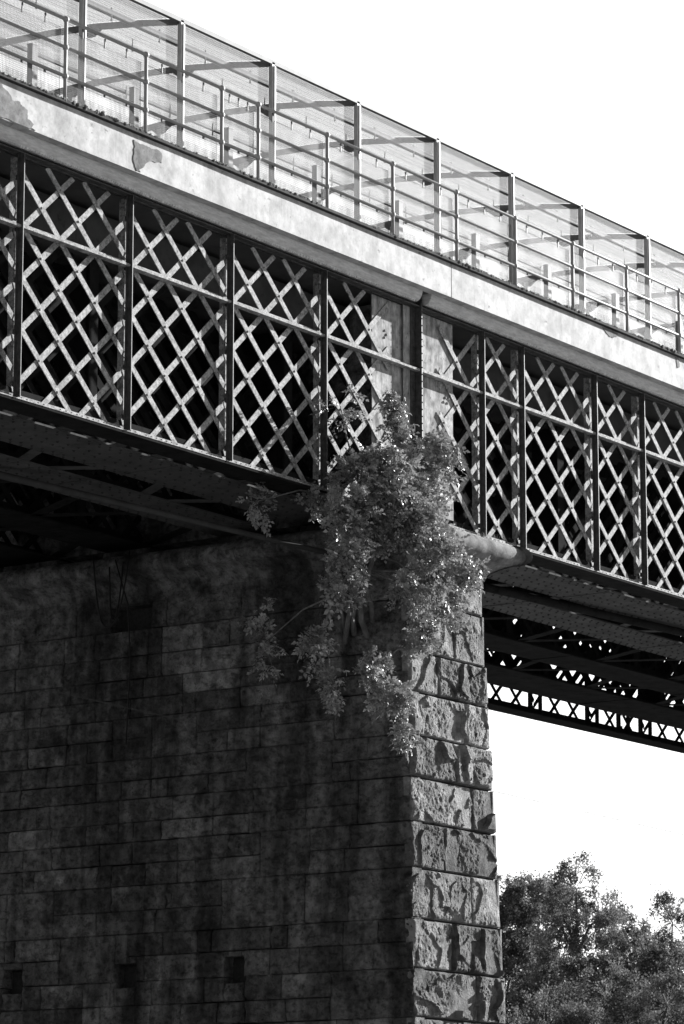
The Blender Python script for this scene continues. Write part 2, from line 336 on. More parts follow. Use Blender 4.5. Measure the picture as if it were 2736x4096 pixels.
# inner main girders: riveted bottom flange, lattice web, deep top chord
INNER = [(26.51, 27.47, 'nearest riveted flange girder behind the pale lattice'), (28.00, 28.88, 'second riveted flange girder behind the pale lattice'),
         (30.14, 30.94, 'third girder counting back, dark, with triangles of sky above'), (31.82, 32.97, 'fourth girder counting back, dark, next to the open far lattice')]
for gi, (ya, yb_, lab) in enumerate(INNER):
    for side, (xa, xb) in enumerate(((X0, XP - .02), (XP + .02, X1))):
        r = empty('main_girder', ((xa + xb) / 2, ya, ZB), label=lab + (', left of the pier' if side == 0 else ', right of the pier'), cat='girder', group='inner girders under the deck')
        m = MB(); m.box(xa, xb, ya, yb_, ZB - .012, ZB + .012)
        xj = xa + (1.35 if side else 1.1)
        while xj < xb:                       # butt joints of the flange plates: a cover strip
            m.box(xj - .02, xj + .02, ya + .002, yb_ - .002, ZB - .024, ZB - .0125); xj += 4.9
        if gi < 2:
            m.tone = .55; x = xa + .1; wv = yb_ - ya; k = 0
            rows = [.06, .15, wv / 2 - .08, wv / 2 + .08, wv - .15, wv - .06]
            lim = 50 if side == 0 else 60
            while x < min(xb, lim):
                for q, yy in enumerate(rows):
                    if (q + k) % 2 == 0: m.rivet((x, ya + yy, ZB - .012), (0, 0, -1), .021, .020)
                x += .105; k += 1
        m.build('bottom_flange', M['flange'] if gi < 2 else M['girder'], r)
        yc = (ya + yb_) / 2
        m = MB(); m.box(xa, xb, yc - .25, yc - .235, ZB + .013, ZB + .14); m.box(xa, xb, yc + .235, yc + .25, ZB + .013, ZB + .14); m.build('flange_angle', M['girder'], r)
        m = MB(); gk = GRID['L' if side == 0 else 'F']
        lattice(m, xa, xb, ZB + .02, 13.75, gk[0], gk[1] * 1.0, gk[2], yc - .24, yc - .222, .012, .125, False)
        lattice(m, xa, xb, ZB + .02, 13.75, gk[0] + .35, gk[1], gk[2], yc + .222, yc + .240, .012, .17, False)
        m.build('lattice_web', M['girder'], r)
        m = MB(); m.box(xa, xb, yc - .30, yc - .27, 13.72, 14.30); m.box(xa, xb, yc + .27, yc + .30, 13.72, 14.30); m.box(xa, xb, yc - .4, yc + .4, 13.695, 13.715)
        m.build('top_chord', M['flange'], r)
        x = xa + .9
        while x < xb:
            m = MB(); m.box(x - .09, x + .09, yc - .275, yc - .245, ZB + .14, 13.69); m.box(x - .01, x + .01, yc - .23, yc + .23, ZB + .14, 13.69)
            m.build('stiffener', M['girder'], r); x += 2.115 * 2
# sway bracing between the bottom flanges, one thing per gap
gaps = [(26.30, 26.51), (27.47, 28.0), (28.88, 30.14), (30.94, 31.82)]
names = ['between the pale lattice and the first riveted flange', 'between the first and second riveted flanges', 'across the wide gap behind the second flange', 'between the third and fourth dark girders']
for (a, b), nm in zip(gaps, names):
    r = empty('cross_bracing', (45, a, ZB), label='row of dark flat bracing bars ' + nm, cat='bracing', group='bracing under the bridge')
    step = 1.41 if b - a > .3 else 1.05; n = 0; x = 27.0
    while x < 70 and n < 60 and b < 33:
        w_ = .10; e = min(b - a, .9) * (.8 if n % 2 else -.8)
        m = MB(); z0, z1 = ZB + .014, ZB + .026
        q = [(x - w_, a - .06), (x + w_, a - .06), (x + w_ + e, b + .06), (x - w_ + e, b + .06)]
        m.add([(p[0], p[1], z0) for p in q] + [(p[0], p[1], z1) for p in q], [(3, 2, 1, 0), (4, 5, 6, 7), (0, 1, 5, 4), (1, 2, 6, 5), (2, 3, 7, 6), (3, 0, 4, 7)])
        m.build('brace', M['flange'] if b - a < .54 else M['girder'], r); x += step * (1 if n % 2 else .8); n += 1

# ------------------------------------------------------------------ deck
dk = empty('bridge_deck', (45, 30, 14.5), label='bridge deck whose white painted edge band runs above the lattice girders', cat='deck')
m = MB(); m.box(X0, X1, 25.95, 34.55, 14.375, 14.509); m.box(X0, X1, 25.752, 34.74, 14.5105, 14.984); m.build('deck_slab', M['concrete'], dk)
m = MB(); m.box(X0, X1, 34.0, 34.42, 13.85, 14.365); m.build('sky_block_beam', M['girder'], dk)  # unseen beam, added to block sky glimpses under the far deck edge
for xa, xb, s in ((X0, 39.945, 0), (39.965, X1, 1)):
    m = MB(); n = int((xb - xa) / .12)
    for i in range(n):                        # slightly wavy painted band
        u0, u1 = xa + (xb - xa) * i / n, xa + (xb - xa) * (i + 1) / n
        w0, w1 = [noise.noise(Vector((u * .7, s * 9, 0))) * .006 for u in (u0, u1)]
        m.add([(u0, 25.6 + w0, 14.50 + w0), (u1, 25.6 + w1, 14.50 + w1), (u1, 25.6 + w1, 14.985), (u0, 25.6 + w0, 14.985), (u0, 25.75, 14.50 + w0), (u1, 25.75, 14.50 + w1), (u1, 25.75, 14.985), (u0, 25.75, 14.985)],
              [(0, 1, 2, 3), (4, 5, 1, 0), (3, 2, 6, 7), (5, 4, 7, 6)])
    m.add([(xa, 25.6, 14.5), (xa, 25.75, 14.5), (xa, 25.75, 14.985), (xa, 25.6, 14.985)], [(0, 1, 2, 3)]); m.add([(xb, 25.6, 14.5), (xb, 25.75, 14.5), (xb, 25.75, 14.985), (xb, 25.6, 14.985)], [(3, 2, 1, 0)])
    m.build('edge_band', M['fascia'], dk)
m = MB(); m.box(X0, X1, 34.75, 34.9, 14.5, 14.985); m.build('edge_band', M['fascia'], dk)
# bare patches where the paint has come off
P1 = [(30.0, 14.98), (30.307, 14.838), (30.371, 14.773), (30.494, 14.792), (30.557, 14.746), (30.648, 14.732), (30.652, 14.62), (30.769, 14.576), (30.73, 14.53), (30.80, 14.512), (30.0, 14.512)]
P2 = [(32.699, 14.90), (32.979, 14.88), (33.267, 14.868), (33.264, 14.741), (33.163, 14.725), (33.036, 14.71), (32.938, 14.647), (32.894, 14.587), (32.813, 14.558), (32.841, 14.515), (32.77, 14.512), (32.742, 14.545), (32.695, 14.628), (32.71, 14.747)]
def ragged(pts, seed, lev=4, amp=.16):
    rp = random.Random(seed)
    for _ in range(lev):
        q = []
        for i in range(len(pts)):
            a, b = pts[i], pts[(i + 1) % len(pts)]; L_ = math.hypot(b[0] - a[0], b[1] - a[1]); q.append(a)
            if L_ > .012: k = rp.uniform(-amp, amp) * min(L_, .12); q.append(((a[0] + b[0]) / 2 - (b[1] - a[1]) / max(L_, 1e-6) * k, (a[1] + b[1]) / 2 + (b[0] - a[0]) / max(L_, 1e-6) * k))
        pts = q
    return pts
for k, pts in enumerate([P1, P2, [(47.9, 14.66), (47.96, 14.72), (47.93, 14.80), (47.86, 14.83), (47.84, 14.72)], [(46.43, 14.80), (46.50, 14.84), (46.48, 14.97), (46.38, 14.97)], [(44.2, 14.93), (44.34, 14.86), (44.55, 14.90), (44.6, 14.975), (44.15, 14.975)]]):
    q = [(x, min(max(z, 14.512), 14.98)) for x, z in ragged(pts, k)]
    m = MB(); m.prism_y(q, 25.5925, 25.605); m.build('flaked_patch', M['flaked'], dk)
# cornice moulding under the band
prof = [(25.735, 14.5105), (25.728, 14.49), (25.735, 14.455), (25.75, 14.415), (25.775, 14.38), (25.80, 14.362), (25.83, 14.352), (25.85, 14.36), (25.965, 14.385), (25.965, 14.5105)]
for xa, xb in ((X0, XP - .17), (XP + .06, X1)):
    m = MB(); n = int((xb - xa) / .25); pr = []
    for i in range(n + 1):
        x = xa + (xb - xa) * i / n; o = noise.noise(Vector((x * 1.3, 4, 0))) * .006
        pr.append([(x, p[0] + o, p[1] + o) for p in prof])
    k = len(prof); vs = [v for r_ in pr for v in r_]
    m.add(vs, [(i * k + j, i * k + (j + 1) % k, (i + 1) * k + (j + 1) % k, (i + 1) * k + j) for i in range(n) for j in range(k)], False)
    m.add(pr[0], [tuple(range(k))[::-1]]); m.add(pr[-1], [tuple(range(k))])
    # ragged crust hanging from the lower edge
    rr = random.Random(int(xa)); x = xa + .02
    while x < xb - .1:
        l = rr.uniform(.02, .07); h = rr.uniform(.008, .035) * (1.0 if noise.noise(Vector((x * 1.1, 0, 7))) > -.25 else .3)
        m.add([(x, 25.785, 14.375), (x + l, 25.785, 14.375), (x + l * .6, 25.80, 14.36 - h), (x + l * .3, 25.805, 14.36 - h * .8), (x, 25.84, 14.356), (x + l, 25.84, 14.356)],
              [(0, 3, 2, 1), (0, 4, 3), (1, 2, 5), (4, 5, 2, 3)]); x += l * rr.uniform(.7, 1.2)
    m.build('cornice_moulding', M['cornice'], dk)
m = MB(); m.box(X0, X1, 25.545, 25.80, 14.992, 15.03); m.build('ledge', M['ledge'], dk)
m = MB(); rr = random.Random(12); x = 25.0
while x < 70:
    dens = noise.noise(Vector((x * .55, 2, 0))) + .45
    if dens > 0:
        for _ in range(5):
            r = rr.uniform(.008, .022) * (.6 + dens * .9); c = (x + rr.uniform(-.04, .04), rr.uniform(25.545, 25.66), 15.03 + r * rr.uniform(-.3, .5)); n0 = len(m.v)
            m.ball(c, r, 6, 4)
            for i in range(n0, len(m.v)):
                v = Vector(m.v[i]); o = noise.noise(v * 40) * .5 + 1; m.v[i] = tuple(Vector(c) + (v - Vector(c)) * o)
    x += .035
m.sm = [False] * len(m.sm)
tag(m.build('moss', M['moss']), 'ragged moss crust along the dark ledge above the white band', 'moss', kind='stuff')

# ------------------------------------------------------------------ handrail
hr = empty('handrail', (40, 25.9, 15.03), label='tubular three rail handrail with ball jointed posts along the deck edge', cat='handrail')
hp = [35.74 + 1.605 * k for k in range(-7, 1)] ; hp = [33.32 - 1.605 * k for k in range(5, 0, -1)] + [33.32, 34.93, 35.74, 37.33, 38.93, 40.57, 42.16, 43.80, 45.42, 47.07] + [47.07 + 1.62 * k for k in range(1, 13)]
HY = 25.9
for x in hp:
    m = MB(); m.tube([(x, HY, 15.03), (x, HY, 16.26)], .024, 10)
    for z in (16.235, 15.875, 15.505): m.ball((x, HY, z), .042, 10, 6)
    m.tube([(x, HY, 15.03), (x, HY, 15.05)], .06, 10)
    m.build('post', M['steel'], hr)
for z, r in ((16.235, .021), (15.875, .021), (15.505, .021)):
    m = MB(); m.tube([(X0 + .5, HY, z), (67, HY, z)], r, 10); m.build('rail', M['steel'], hr)
def wire_sheet(m, P, U, V, lu, lv, su, sv_, r):
    """welded wire sheet: P corner, U and V unit vectors; wires are thin square rods"""
    P, U, V = Vector(P), Vector(U), Vector(V); Nn = U.cross(V).normalized() * r
    def rod(a, b, side):
        s = side * r; q = [a + s + Nn, a - s + Nn, a - s - Nn, a + s - Nn, b + s + Nn, b - s + Nn, b - s - Nn, b + s - Nn]
        m.add(q, [(0, 1, 5, 4), (1, 2, 6, 5), (2, 3, 7, 6), (3, 0, 4, 7)])
    n = int(lu / su)
    for i in range(n + 1): a = P + U * (i * lu / n); rod(a, a + V * lv, U)
    n = int(lv / sv_)
    for i in range(n + 1): a = P + V * (i * lv / n); rod(a, a + U * lu, V)
for i in range(len(hp) - 1):
    a, b = hp[i] + .07, hp[i + 1] - .07
    if b > 64 or b - a < .1: continue
    m = MB(); wire_sheet(m, (a, HY + .03, 15.08), (1, 0, 0), (0, 0, 1), b - a, 1.04, .026, .026, .0012)
    for (p, q) in (((a, HY + .03, 15.08), (a, HY + .03, 16.12)), ((b, HY + .03, 15.08), (b, HY + .03, 16.12)), ((a, HY + .03, 16.12), (b, HY + .03, 16.12))): m.tube([p, q], .004, 4)
    for t in (.2, .5, .8):
        x = a + (b - a) * t; m.box(x - .008, x + .008, HY + .02, HY + .035, 16.10, 16.22); m.box(x - .012, x + .012, HY + .018, HY + .03, 15.46, 15.5)
    m.build('mesh_panel', M['wire'], hr)

# ------------------------------------------------------------------ safety cage over the footway
cg = empty('safety_cage', (40, 28, 15.03), label='arched wire mesh safety cage of square steel posts and roof ribs over the deck', cat='cage')
CY = 26.5; cx = [32.77 + 2.052 * k for k in range(-3, 16)]
arc = [(26.5, 17.235), (27.15, 17.345), (27.95, 17.455), (28.7, 17.515), (29.35, 17.54), (29.95, 17.55), (30.45, 17.53)]
for x in cx:
    m = MB(); m.box(x - .030, x + .030, CY - .030, CY + .030, 15.02, 17.25); m.box(x + .010, x + .038, CY - .044, CY - .0305, 15.02, 17.2)
    m.box(x - .07, x + .07, CY - .07, CY + .07, 15.0, 15.035); m.build('post', M['cage'], cg)
    m = MB(); m.box(x - .038, x + .038, 29.95, 30.026, 15.0, 17.48); m.build('post', M['cage'], cg)
    m = MB()
    pts = [(y + .038 * (i == 0), z + .038) for i, (y, z) in enumerate(arc)] + [(y, z - .038) for y, z in reversed(arc)]
    m.prism_x(pts[::-1], x - .03, x + .03)
    for yc, zc in ((28.0, 17.42), (29.98, 17.51)):
        m.prism_x([(yc - .22, zc + .01), (yc + .22, zc + .03), (yc + .05, zc - .10), (yc - .05, zc - .10)], x - .02, x + .02)
    m.build('roof_rib', M['purlin'], cg)
for y, z, s in ((26.5, 17.25, .03), (27.16, 17.30, .034), (28.02, 17.44, .022), (29.38, 17.50, .022), (26.53, 15.06, .02)):
    m = MB(); m.box(cx[0], cx[-1], y - s, y + s, z - s, z + s); m.build('purlin', M['purlin'], cg)
for y, z, off in ((27.16, 17.27, .38), (29.38, 17.48, .45), (28.02, 17.46, .9)):
    for x in cx[1:11]:
        for t in (off, off + 1.02):
            m = MB(); m.tube([(x + t, y - .02, z - .07), (x + t, y - .02, z + .10)], .011, 6); m.ball((x + t, y - .02, z - .07), .02, 6, 4)
            m.build('mesh_clip', M['clip'] if y < 29 and off < .8 else M['cage'], cg)
for i in range(len(cx) - 1):
    a, b = cx[i] + .04, cx[i + 1] - .04
    if b > 63: continue
    m = MB(); wire_sheet(m, (a, CY + .04, 15.10), (1, 0, 0), (0, 0, 1), b - a, 2.13, .026, .026, .0012); m.build('wall_mesh', M['wire'], cg)
    m = MB(); wire_sheet(m, (a, 30.04, 15.10), (1, 0, 0), (0, 0, 1), b - a, 2.4, .026, .026, .0012); m.build('wall_mesh', M['wire'], cg)
    m = MB()
    for j in range(len(arc) - 2):
        p, q = Vector((a, arc[j][0], arc[j][1] + .045)), Vector((a, arc[j + 1][0], arc[j + 1][1] + .045)); d = q - p
        wire_sheet(m, p, (1, 0, 0), d.normalized(), b - a, d.length, .026, .026, .0012)
    m.build('roof_mesh', M['wire'], cg)
for k, x in enumerate([31.76 + 2.04 * i for i in range(-1, 12)]):
    m = MB(); m.box(x - .05, x + .05, 26.42, 26.50, 15.0, 16.02); m.box(x - .055, x + .055, 26.415, 26.505, 16.0205, 16.035)
    tag(m.build('short_post', M['purlin']), 'short square steel post standing between two taller cage posts', 'post', 'short posts between the cage posts')

# ------------------------------------------------------------------ stone pier
BAT = 0.036
def xl(z): return 38.75 + BAT * (z - 10)
def xr(z): return 40.66 - BAT * (z - 10)
def yf(z): return 25.56 + BAT * (z - 10)
YB = 35.0
pier = empty('stone_pier', (39.7, 30, 0), label='tall stained masonry pier with rock faced quoins carrying the bridge', cat='pier')
core = MB(); zt = 10.46
def ringz(z, i): return [(xl(z) + i, yf(z) + i, z), (xr(z) - i, yf(z) + i, z), (xr(z) - i, YB - i, z), (xl(z) + i, YB - i, z)]
core.add(ringz(-.5, .05) + ringz(zt, .05), [(0, 1, 5, 4), (1, 2, 6, 5), (2, 3, 7, 6), (4, 5, 6, 7)])
core.add([(xl(0) + .5, yf(0) + .1, -.5), (xl(zt) + .5, yf(zt) + .1, zt), (xl(zt) + .5, YB - .1, zt), (xl(0) + .5, YB - .1, -.5)], [(0, 1, 2, 3)])
core.build('core', M['mortar'], pier)
CRS = [10.46, 10.05, 9.34, 8.78, 8.19, 7.62, 7.02, 6.40, 5.73, 5.07, 4.43, 3.8, 3.18, 2.55, 1.92, 1.28, .64, 0.0, -.5]
VJ = [39.35, 39.88, 39.42, 40.08, 39.78, 40.18, 39.45, 40.08, 39.55, 40.14, 39.6, 40.1, 39.5, 40.1, 39.5, 40.1, 39.5, 40.1]
def rock(mb, o, U, V, Nn, lu, lv, seed, amp, margin=.035, res=.014, side_r=.0):
    """one rock faced block: grid face chiselled by random planes over a drafted margin"""
    rr = random.Random(seed); nu = max(6, int(lu / res)); nv = max(6, int(lv / res))
    planes = [(rr.uniform(.3, 1) * amp, rr.uniform(-.9, .9), rr.uniform(-.7, .7), rr.uniform(0, 1), rr.uniform(0, 1)) for _ in range(rr.randint(4, 6))]
    planes.append((amp * rr.uniform(.15, .5), rr.uniform(-1.3, 1.3) * .5, rr.uniform(.4, 1.2), rr.random(), rr.random() * .4))
    off = Vector((seed * 3.7, seed * 1.3, seed * .7)); vs = []
    amp *= rr.choice((.3, .45, .6, .8, .95)); csz = rr.uniform(1.3, 3.0); tilt = rr.uniform(-.25, .1); hv = rr.uniform(.15, .5)
    for j in range(nv + 1):
        for i in range(nu + 1):
            u, v = i / nu * lu, j / nv * lv
            e = min(u, lu - u, v, lv - v)
            q = off + Vector((u * 4, v * 4, 0)); wq = Vector((u * csz * 1.25, v * csz, 0)) + off + Vector((noise.noise(q * .8), noise.noise(q * .8 + Vector((9, 0, 0))), 0)) * .35
            ds, ps = noise.voronoi(wq); c_ = ps[0]; hs = [noise.cell(c_ * 7.3 + Vector((k * 3.1, 1, 2))) * 2 - 1 if False else noise.noise(c_ * 5.7 + Vector((k * 3.1, 1, 2))) * 2 for k in range(3)]
            h = amp * (hv + .42 * hs[0]) + (hs[1] * .09) * (wq.x - c_.x) / csz * 2 + (hs[2] * .10) * (wq.y - c_.y) / csz * 2
            h += noise.fractal(q * 1.1, .95, 2.0, 6) * amp * .20 + tilt * (u / lu - .5) * amp
            h += noise.fractal(q * 4.5, .6, 2.1, 4) * .010 - (.035 if noise.noise(q * 3.3 + Vector((0, 0, 8))) > .52 else 0)
            h = min(max(h, -.004), amp * 1.2) * min(1, .3 + (lu - u) / .18 if o.x > 39.2 else 1)
            h = max(h, -.01); mg = margin * (1 + .8 * noise.noise(q * 2 + Vector((0, 0, 5)))); k = min(1, max(0, e / max(mg, .008)))
            h = h * (k ** .5) - (.030 if e < 1e-6 else 0)
            vs.append(o + U * u + V * v + Nn * h)
    n0 = len(mb.v); mb.add(vs, [(j * (nu + 1) + i, j * (nu + 1) + i + 1, (j + 1) * (nu + 1) + i + 1, (j + 1) * (nu + 1) + i) for j in range(nv) for i in range(nu)], False)
    # returns to the wall behind
    rim = [i for i in range(nu + 1)] + [j * (nu + 1) + nu for j in range(1, nv + 1)] + [nv * (nu + 1) + i for i in range(nu - 1, -1, -1)] + [j * (nu + 1) for j in range(nv - 1, 0, -1)]
    back = [vs[i] - Nn * .07 for i in rim]; k = len(rim)
    mb.add([vs[i] for i in rim] + back, [(i, i + k, (i + 1) % k + k, (i + 1) % k) for i in range(k)], False)
q = MB(); X_, Y_, Z_ = Vector((1, 0, 0)), Vector((0, -1, 0)), Vector((0, 0, 1)); rq = random.Random(21)
for i in range(len(CRS) - 1):
    z1, z0 = CRS[i] - .011, CRS[i + 1] + .011; zm = (z0 + z1) / 2
    Vv = Vector((0, BAT, 1)).normalized()
    for a, b in ((xl(zm) + .004, VJ[i] - .011), (VJ[i] + .011, xr(zm) - .004)):
        q.tone = rq.choice((.55, .7, .85, 1.0, 1.1))
        rock(q, Vector((a, yf(z0) + .006, z0)), X_, Vv, Vector((0, -1, 0)), b - a, z1 - z0, i * 7 + (a > 39), .10 if z0 > 4 else .06)
q.build('quoin_stones', M['stone'], pier)
# right (river side) face and back face, coarse blocks
q = MB(); rq = random.Random(5)
for i in range(len(CRS) - 1):
    z1, z0 = CRS[i] - .006, CRS[i + 1] + .006; y = 25.0; zm = (z0 + z1) / 2; y = yf(zm)
    while y < YB - .2:
        l = min(rq.uniform(.6, 1.3), YB - y); q.tone = rq.uniform(.6, 1.1)
        x = xr(zm); q.box(x - .05, x + rq.uniform(.0, .02) - (.0 if y > 26 else .02), y + .006, y + l - .006, z0, z1); y += l
    x = xl(zm)
    while x < xr(zm) - .1:
        l = min(rq.uniform(.5, .9), xr(zm) - x); q.box(x + .006, x + l - .006, YB - .06, YB + .0, z0, z1); x += l
q.build('side_stones', M['stone'], pier)
# the dark face
d = MB(); rd = random.Random(11); NX = Vector((-1, 0, 0)); UY = Vector((0, 1, 0))
HOLES = [(32.03, 32.39, 4.99, 5.32), (29.99, 30.36, 4.99, 5.32), (28.13, 28.47, 4.99, 5.34), (29.92, 30.64, 10.05, 10.40)]
def ash(y0, y1, z0, z1, tone, dep):
    for h in HOLES:
        if y0 < h[1] - .01 and y1 > h[0] + .01 and z0 < h[3] - .01 and z1 > h[2] + .01:
            if h[0] - y0 > .06: ash(y0, h[0], z0, z1, tone, dep)
            if y1 - h[1] > .06: ash(h[1], y1, z0, z1, tone, dep)
            a, b = max(y0, h[0]), min(y1, h[1])
            if z1 - h[3] > .05: ash(a, b, h[3], z1, tone, dep)
            if h[2] - z0 > .05: ash(a, b, z0, h[2], tone, dep)
            return
    g_ = rd.choice((.001, .002, .003, .006, .009)); y0 += g_; y1 -= g_; z0 += g_; z1 -= g_; d.tone = tone
    Vv = Vector((BAT, 0, 1)).normalized(); lu, lv = y1 - y0, z1 - z0
    nu, nv = max(3, int(lu / .035)), max(3, int(lv / .035)); vs = []; s = rd.random() * 99
    rough = rd.choice((.005, .009, .018, .03)); tl, tv = rd.uniform(-.012, .012), rd.uniform(-.01, .01)
    cu, cv = rd.choice((0, lu)), rd.choice((0, lv)); cr = rd.uniform(.04, .14) if rd.random() < .6 else 0
    us = [0, .012] + [lu * k / nu for k in range(1, nu)] + [lu - .012, lu]; vv = [0, .012] + [lv * k / nv for k in range(1, nv)] + [lv - .012, lv]
    for v in vv:
        for u in us:
            e = min(u, lu - u, v, lv - v); h = dep + tl * (u / lu - .5) + tv * (v / lv - .5) + noise.fractal(Vector((u * 6 + s, v * 9, s)), .8, 2, 5) * rough * 1.6
            h += -.016 if e < 1e-6 else 0
            r_ = math.hypot(u - cu, v - cv)
            if r_ < cr: h -= .03 * (1 - r_ / cr)
            vs.append(Vector((xl(z0), y0, z0)) + UY * u + Vv * v + NX * h)
    w_ = len(us); d.add(vs, [(j * w_ + i, (j + 1) * w_ + i, (j + 1) * w_ + i + 1, j * w_ + i + 1) for j in range(len(vv) - 1) for i in range(w_ - 1)], False)
    rim = [i for i in range(w_)] + [j * w_ + w_ - 1 for j in range(1, len(vv))] + [(len(vv) - 1) * w_ + i for i in range(w_ - 2, -1, -1)] + [j * w_ for j in range(len(vv) - 2, 0, -1)]
    k = len(rim); d.add([vs[i] for i in rim] + [vs[i] + Vector((.22, 0, 0)) for i in rim], [(i, (i + 1) % k, (i + 1) % k + k, i + k) for i in range(k)], False)
for i in range(len(CRS) - 1):
    z1, z0 = CRS[i], CRS[i + 1]; zm = z0 + (z1 - z0) * rd.uniform(.46, .53); y = yf(zm) - .0
    first = True
    while y < YB - .05:
        L_ = min(rd.uniform(.7, 1.7), YB - y)
        if YB - y - L_ < .3: L_ = YB - y
        def tn():
            r_ = rd.random(); return rd.uniform(.65, .9) if r_ < .4 else (rd.uniform(.8, 1.1) if r_ < .9 else rd.uniform(1.2, 1.5))
        if z1 - z0 > .5 and not (first and i % 2) and rd.random() < .74:
            for a, b in ((z0, zm), (zm, z1)):
                yy = y
                while yy < y + L_ - .02:
                    l = min(rd.uniform(.45, 1.25), y + L_ - yy)
                    if y + L_ - yy - l < .2: l = y + L_ - yy
                    ash(yy, yy + l, a, b, tn(), rd.uniform(-.006, .008)); yy += l
        else: ash(y, y + L_, z0, z1, tn(), rd.uniform(-.006, .008))
        y += L_; first = False
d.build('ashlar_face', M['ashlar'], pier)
for h in HOLES: m = MB(); m.box(xl(h[2]) + .24, xl(h[2]) + .28, h[0] - .1, h[1] + .1, h[2] - .1, h[3] + .1); m.build('socket', M['mortar'], pier)  # dark mortar colour on the socket backs stands in for shade in the holes
# cap: cavetto and half round moulding swept round the pier, cut into stones
pc = [(0, 10.46), (.005, 10.50), (.03, 10.57), (.07, 10.66), (.15, 10.72), (.23, 10.765)]
cz, co, cr_ = 10.93, .27, .15
pc += [(co + cr_ * math.sin(a), cz - cr_ * math.cos(a)) for a in [math.pi * k / 10 for k in range(0, 11)]] + [(0.0, 11.085)]
def cap_run(mb, p0, p1, out, m0, m1, seed, k2=1.0):
    """straight run of moulding from p0 to p1; out = outward direction; m0,m1 = mitre (+1) or plain end (0)"""
    rc = random.Random(seed); p0, p1, out = Vector(p0), Vector(p1), Vector(out); L_ = (p1 - p0).length; dr = (p1 - p0).normalized(); t = 0
    while t < L_ - .01:
        l = min(rc.uniform(.7, 1.3), L_ - t)
        if L_ - t - l < .35: l = L_ - t
        a0, a1 = t + (.003 if t > 0 else 0), t + l - (.003 if t + l < L_ else 0); rows = []; mb.tone = rc.uniform(.75, 1.15); n = max(4, int(l / .05)); dd = rc.uniform(-.006, .006)
        for i in range(n + 1):
            s = a0 + (a1 - a0) * i / n; row = []
            for o, z in pc:
                o2 = o * k2; ext = 0
                if s <= 0 and m0: ext = -o2 * m0
                if s >= L_ - 1e-6 and m1: ext = o2 * m1
                c = .008 if (i in (0, n) and 0 < s < L_ - 1e-4) else 0
                w_ = noise.noise(Vector((s * 5 + seed, z * 6, o * 6))) * .009
                row.append(p0 + dr * (s + ext) + out * (o2 + dd + w_ - c) + Vector((0, 0, z)))
            rows.append(row)
        k = len(pc); mb.add([v for r_ in rows for v in r_], [(i * k + j, i * k + j + 1, (i + 1) * k + j + 1, (i + 1) * k + j) for i in range(n) for j in range(k - 1)], True)
        t += l
m = MB(); xa, xb, ya = xl(10.46), xr(10.46), yf(10.46)
cap_run(m, (xb, ya, 0), (xa, ya, 0), (0, -1, 0), 1.25, 1.0, 2)
m.build('cap_moulding', M['cap'], pier)
m = MB(); cap_run(m, (xa, ya, 0), (xa, YB, 0), (-1, 0, 0), 1.0, 0, 3)
m.build('cap_moulding', M['ashlar'], pier)  # this run takes the darker ashlar material instead of the capstone one
m = MB(); cap_run(m, (xb, YB, 0), (xb, ya, 0), (1, 0, 0), 0, 1.0, 4, 1.25)
m.build('cap_moulding', M['cap'], pier)
m = MB(); m.tone = .8; m.box(xa - .02, xb + .02, ya - .0, YB, 10.44, 11.08)
for y0, y1 in ((25.92, 26.32), (26.5, 27.48), (28.0, 28.9), (30.1, 30.96), (31.8, 32.82), (34.1, 34.6)): m.box(38.95, 40.45, y0, y1, 11.081, ZB - .032)
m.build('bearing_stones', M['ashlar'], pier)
m = MB(); m.box(39.02, 40.3, 26.12, 34.3, 11.30, 14.30)
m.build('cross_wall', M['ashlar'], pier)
# grass tufts on the cap
m = MB(); rr = random.Random(8)
for _ in range(170):
    x = rr.choice((rr.gauss(39.45, .25), rr.gauss(40.35, .12))); y = rr.uniform(25.2, 25.45); z = 11.05; h = rr.uniform(.04, .13); dx, dy = rr.uniform(-.05, .05), rr.uniform(-.06, .02)
    m.add([(x - .004, y, z), (x + .004, y, z), (x + dx, y + dy, z + h)], [(0, 1, 2)])
tag(m.build('grass_tufts', M['moss']), 'dry grass blades growing on the round stone cap of the pier', 'grass', kind='stuff')
# loose cables hanging into the notch of the dark face
def loop_pts(y0, y1, zt_, zb, x, n=20):
    return [(x - .05 * math.sin(math.pi * k / n), y0 + (y1 - y0) * k / n, zb + (zt_ - zb) * (abs(2 * k / n - 1) ** 2.6)) for k in range(n + 1)]
for k, (y0, y1, zt_, zb, lab) in enumerate(((29.92, 30.58, 11.1, 10.02, 'wide loop of black cable hanging over the notch in the dark pier face'), (30.08, 30.32, 10.9, 10.12, 'small inner loop of black cable hanging over the notch in the dark pier face'))):
    m = MB(); m.tube(loop_pts(y0, y1, zt_, zb, 38.25 + k * .05), .012, 6); tag(m.build('hanging_cable', M['blackcable']), lab, 'cable', 'loose cables on the pier')
m = MB(); m.tube([(38.30, 30.22, 11.0), (38.6, 30.22, 10.4), (38.69, 30.23, 9.6), (38.67, 30.24, 9.1), (38.64, 30.25, 8.4)], .011, 8)
tag(m.build('conduit', M['blackcable']), 'short thin conduit running down from the cable notch on the shaded pier face', 'conduit')

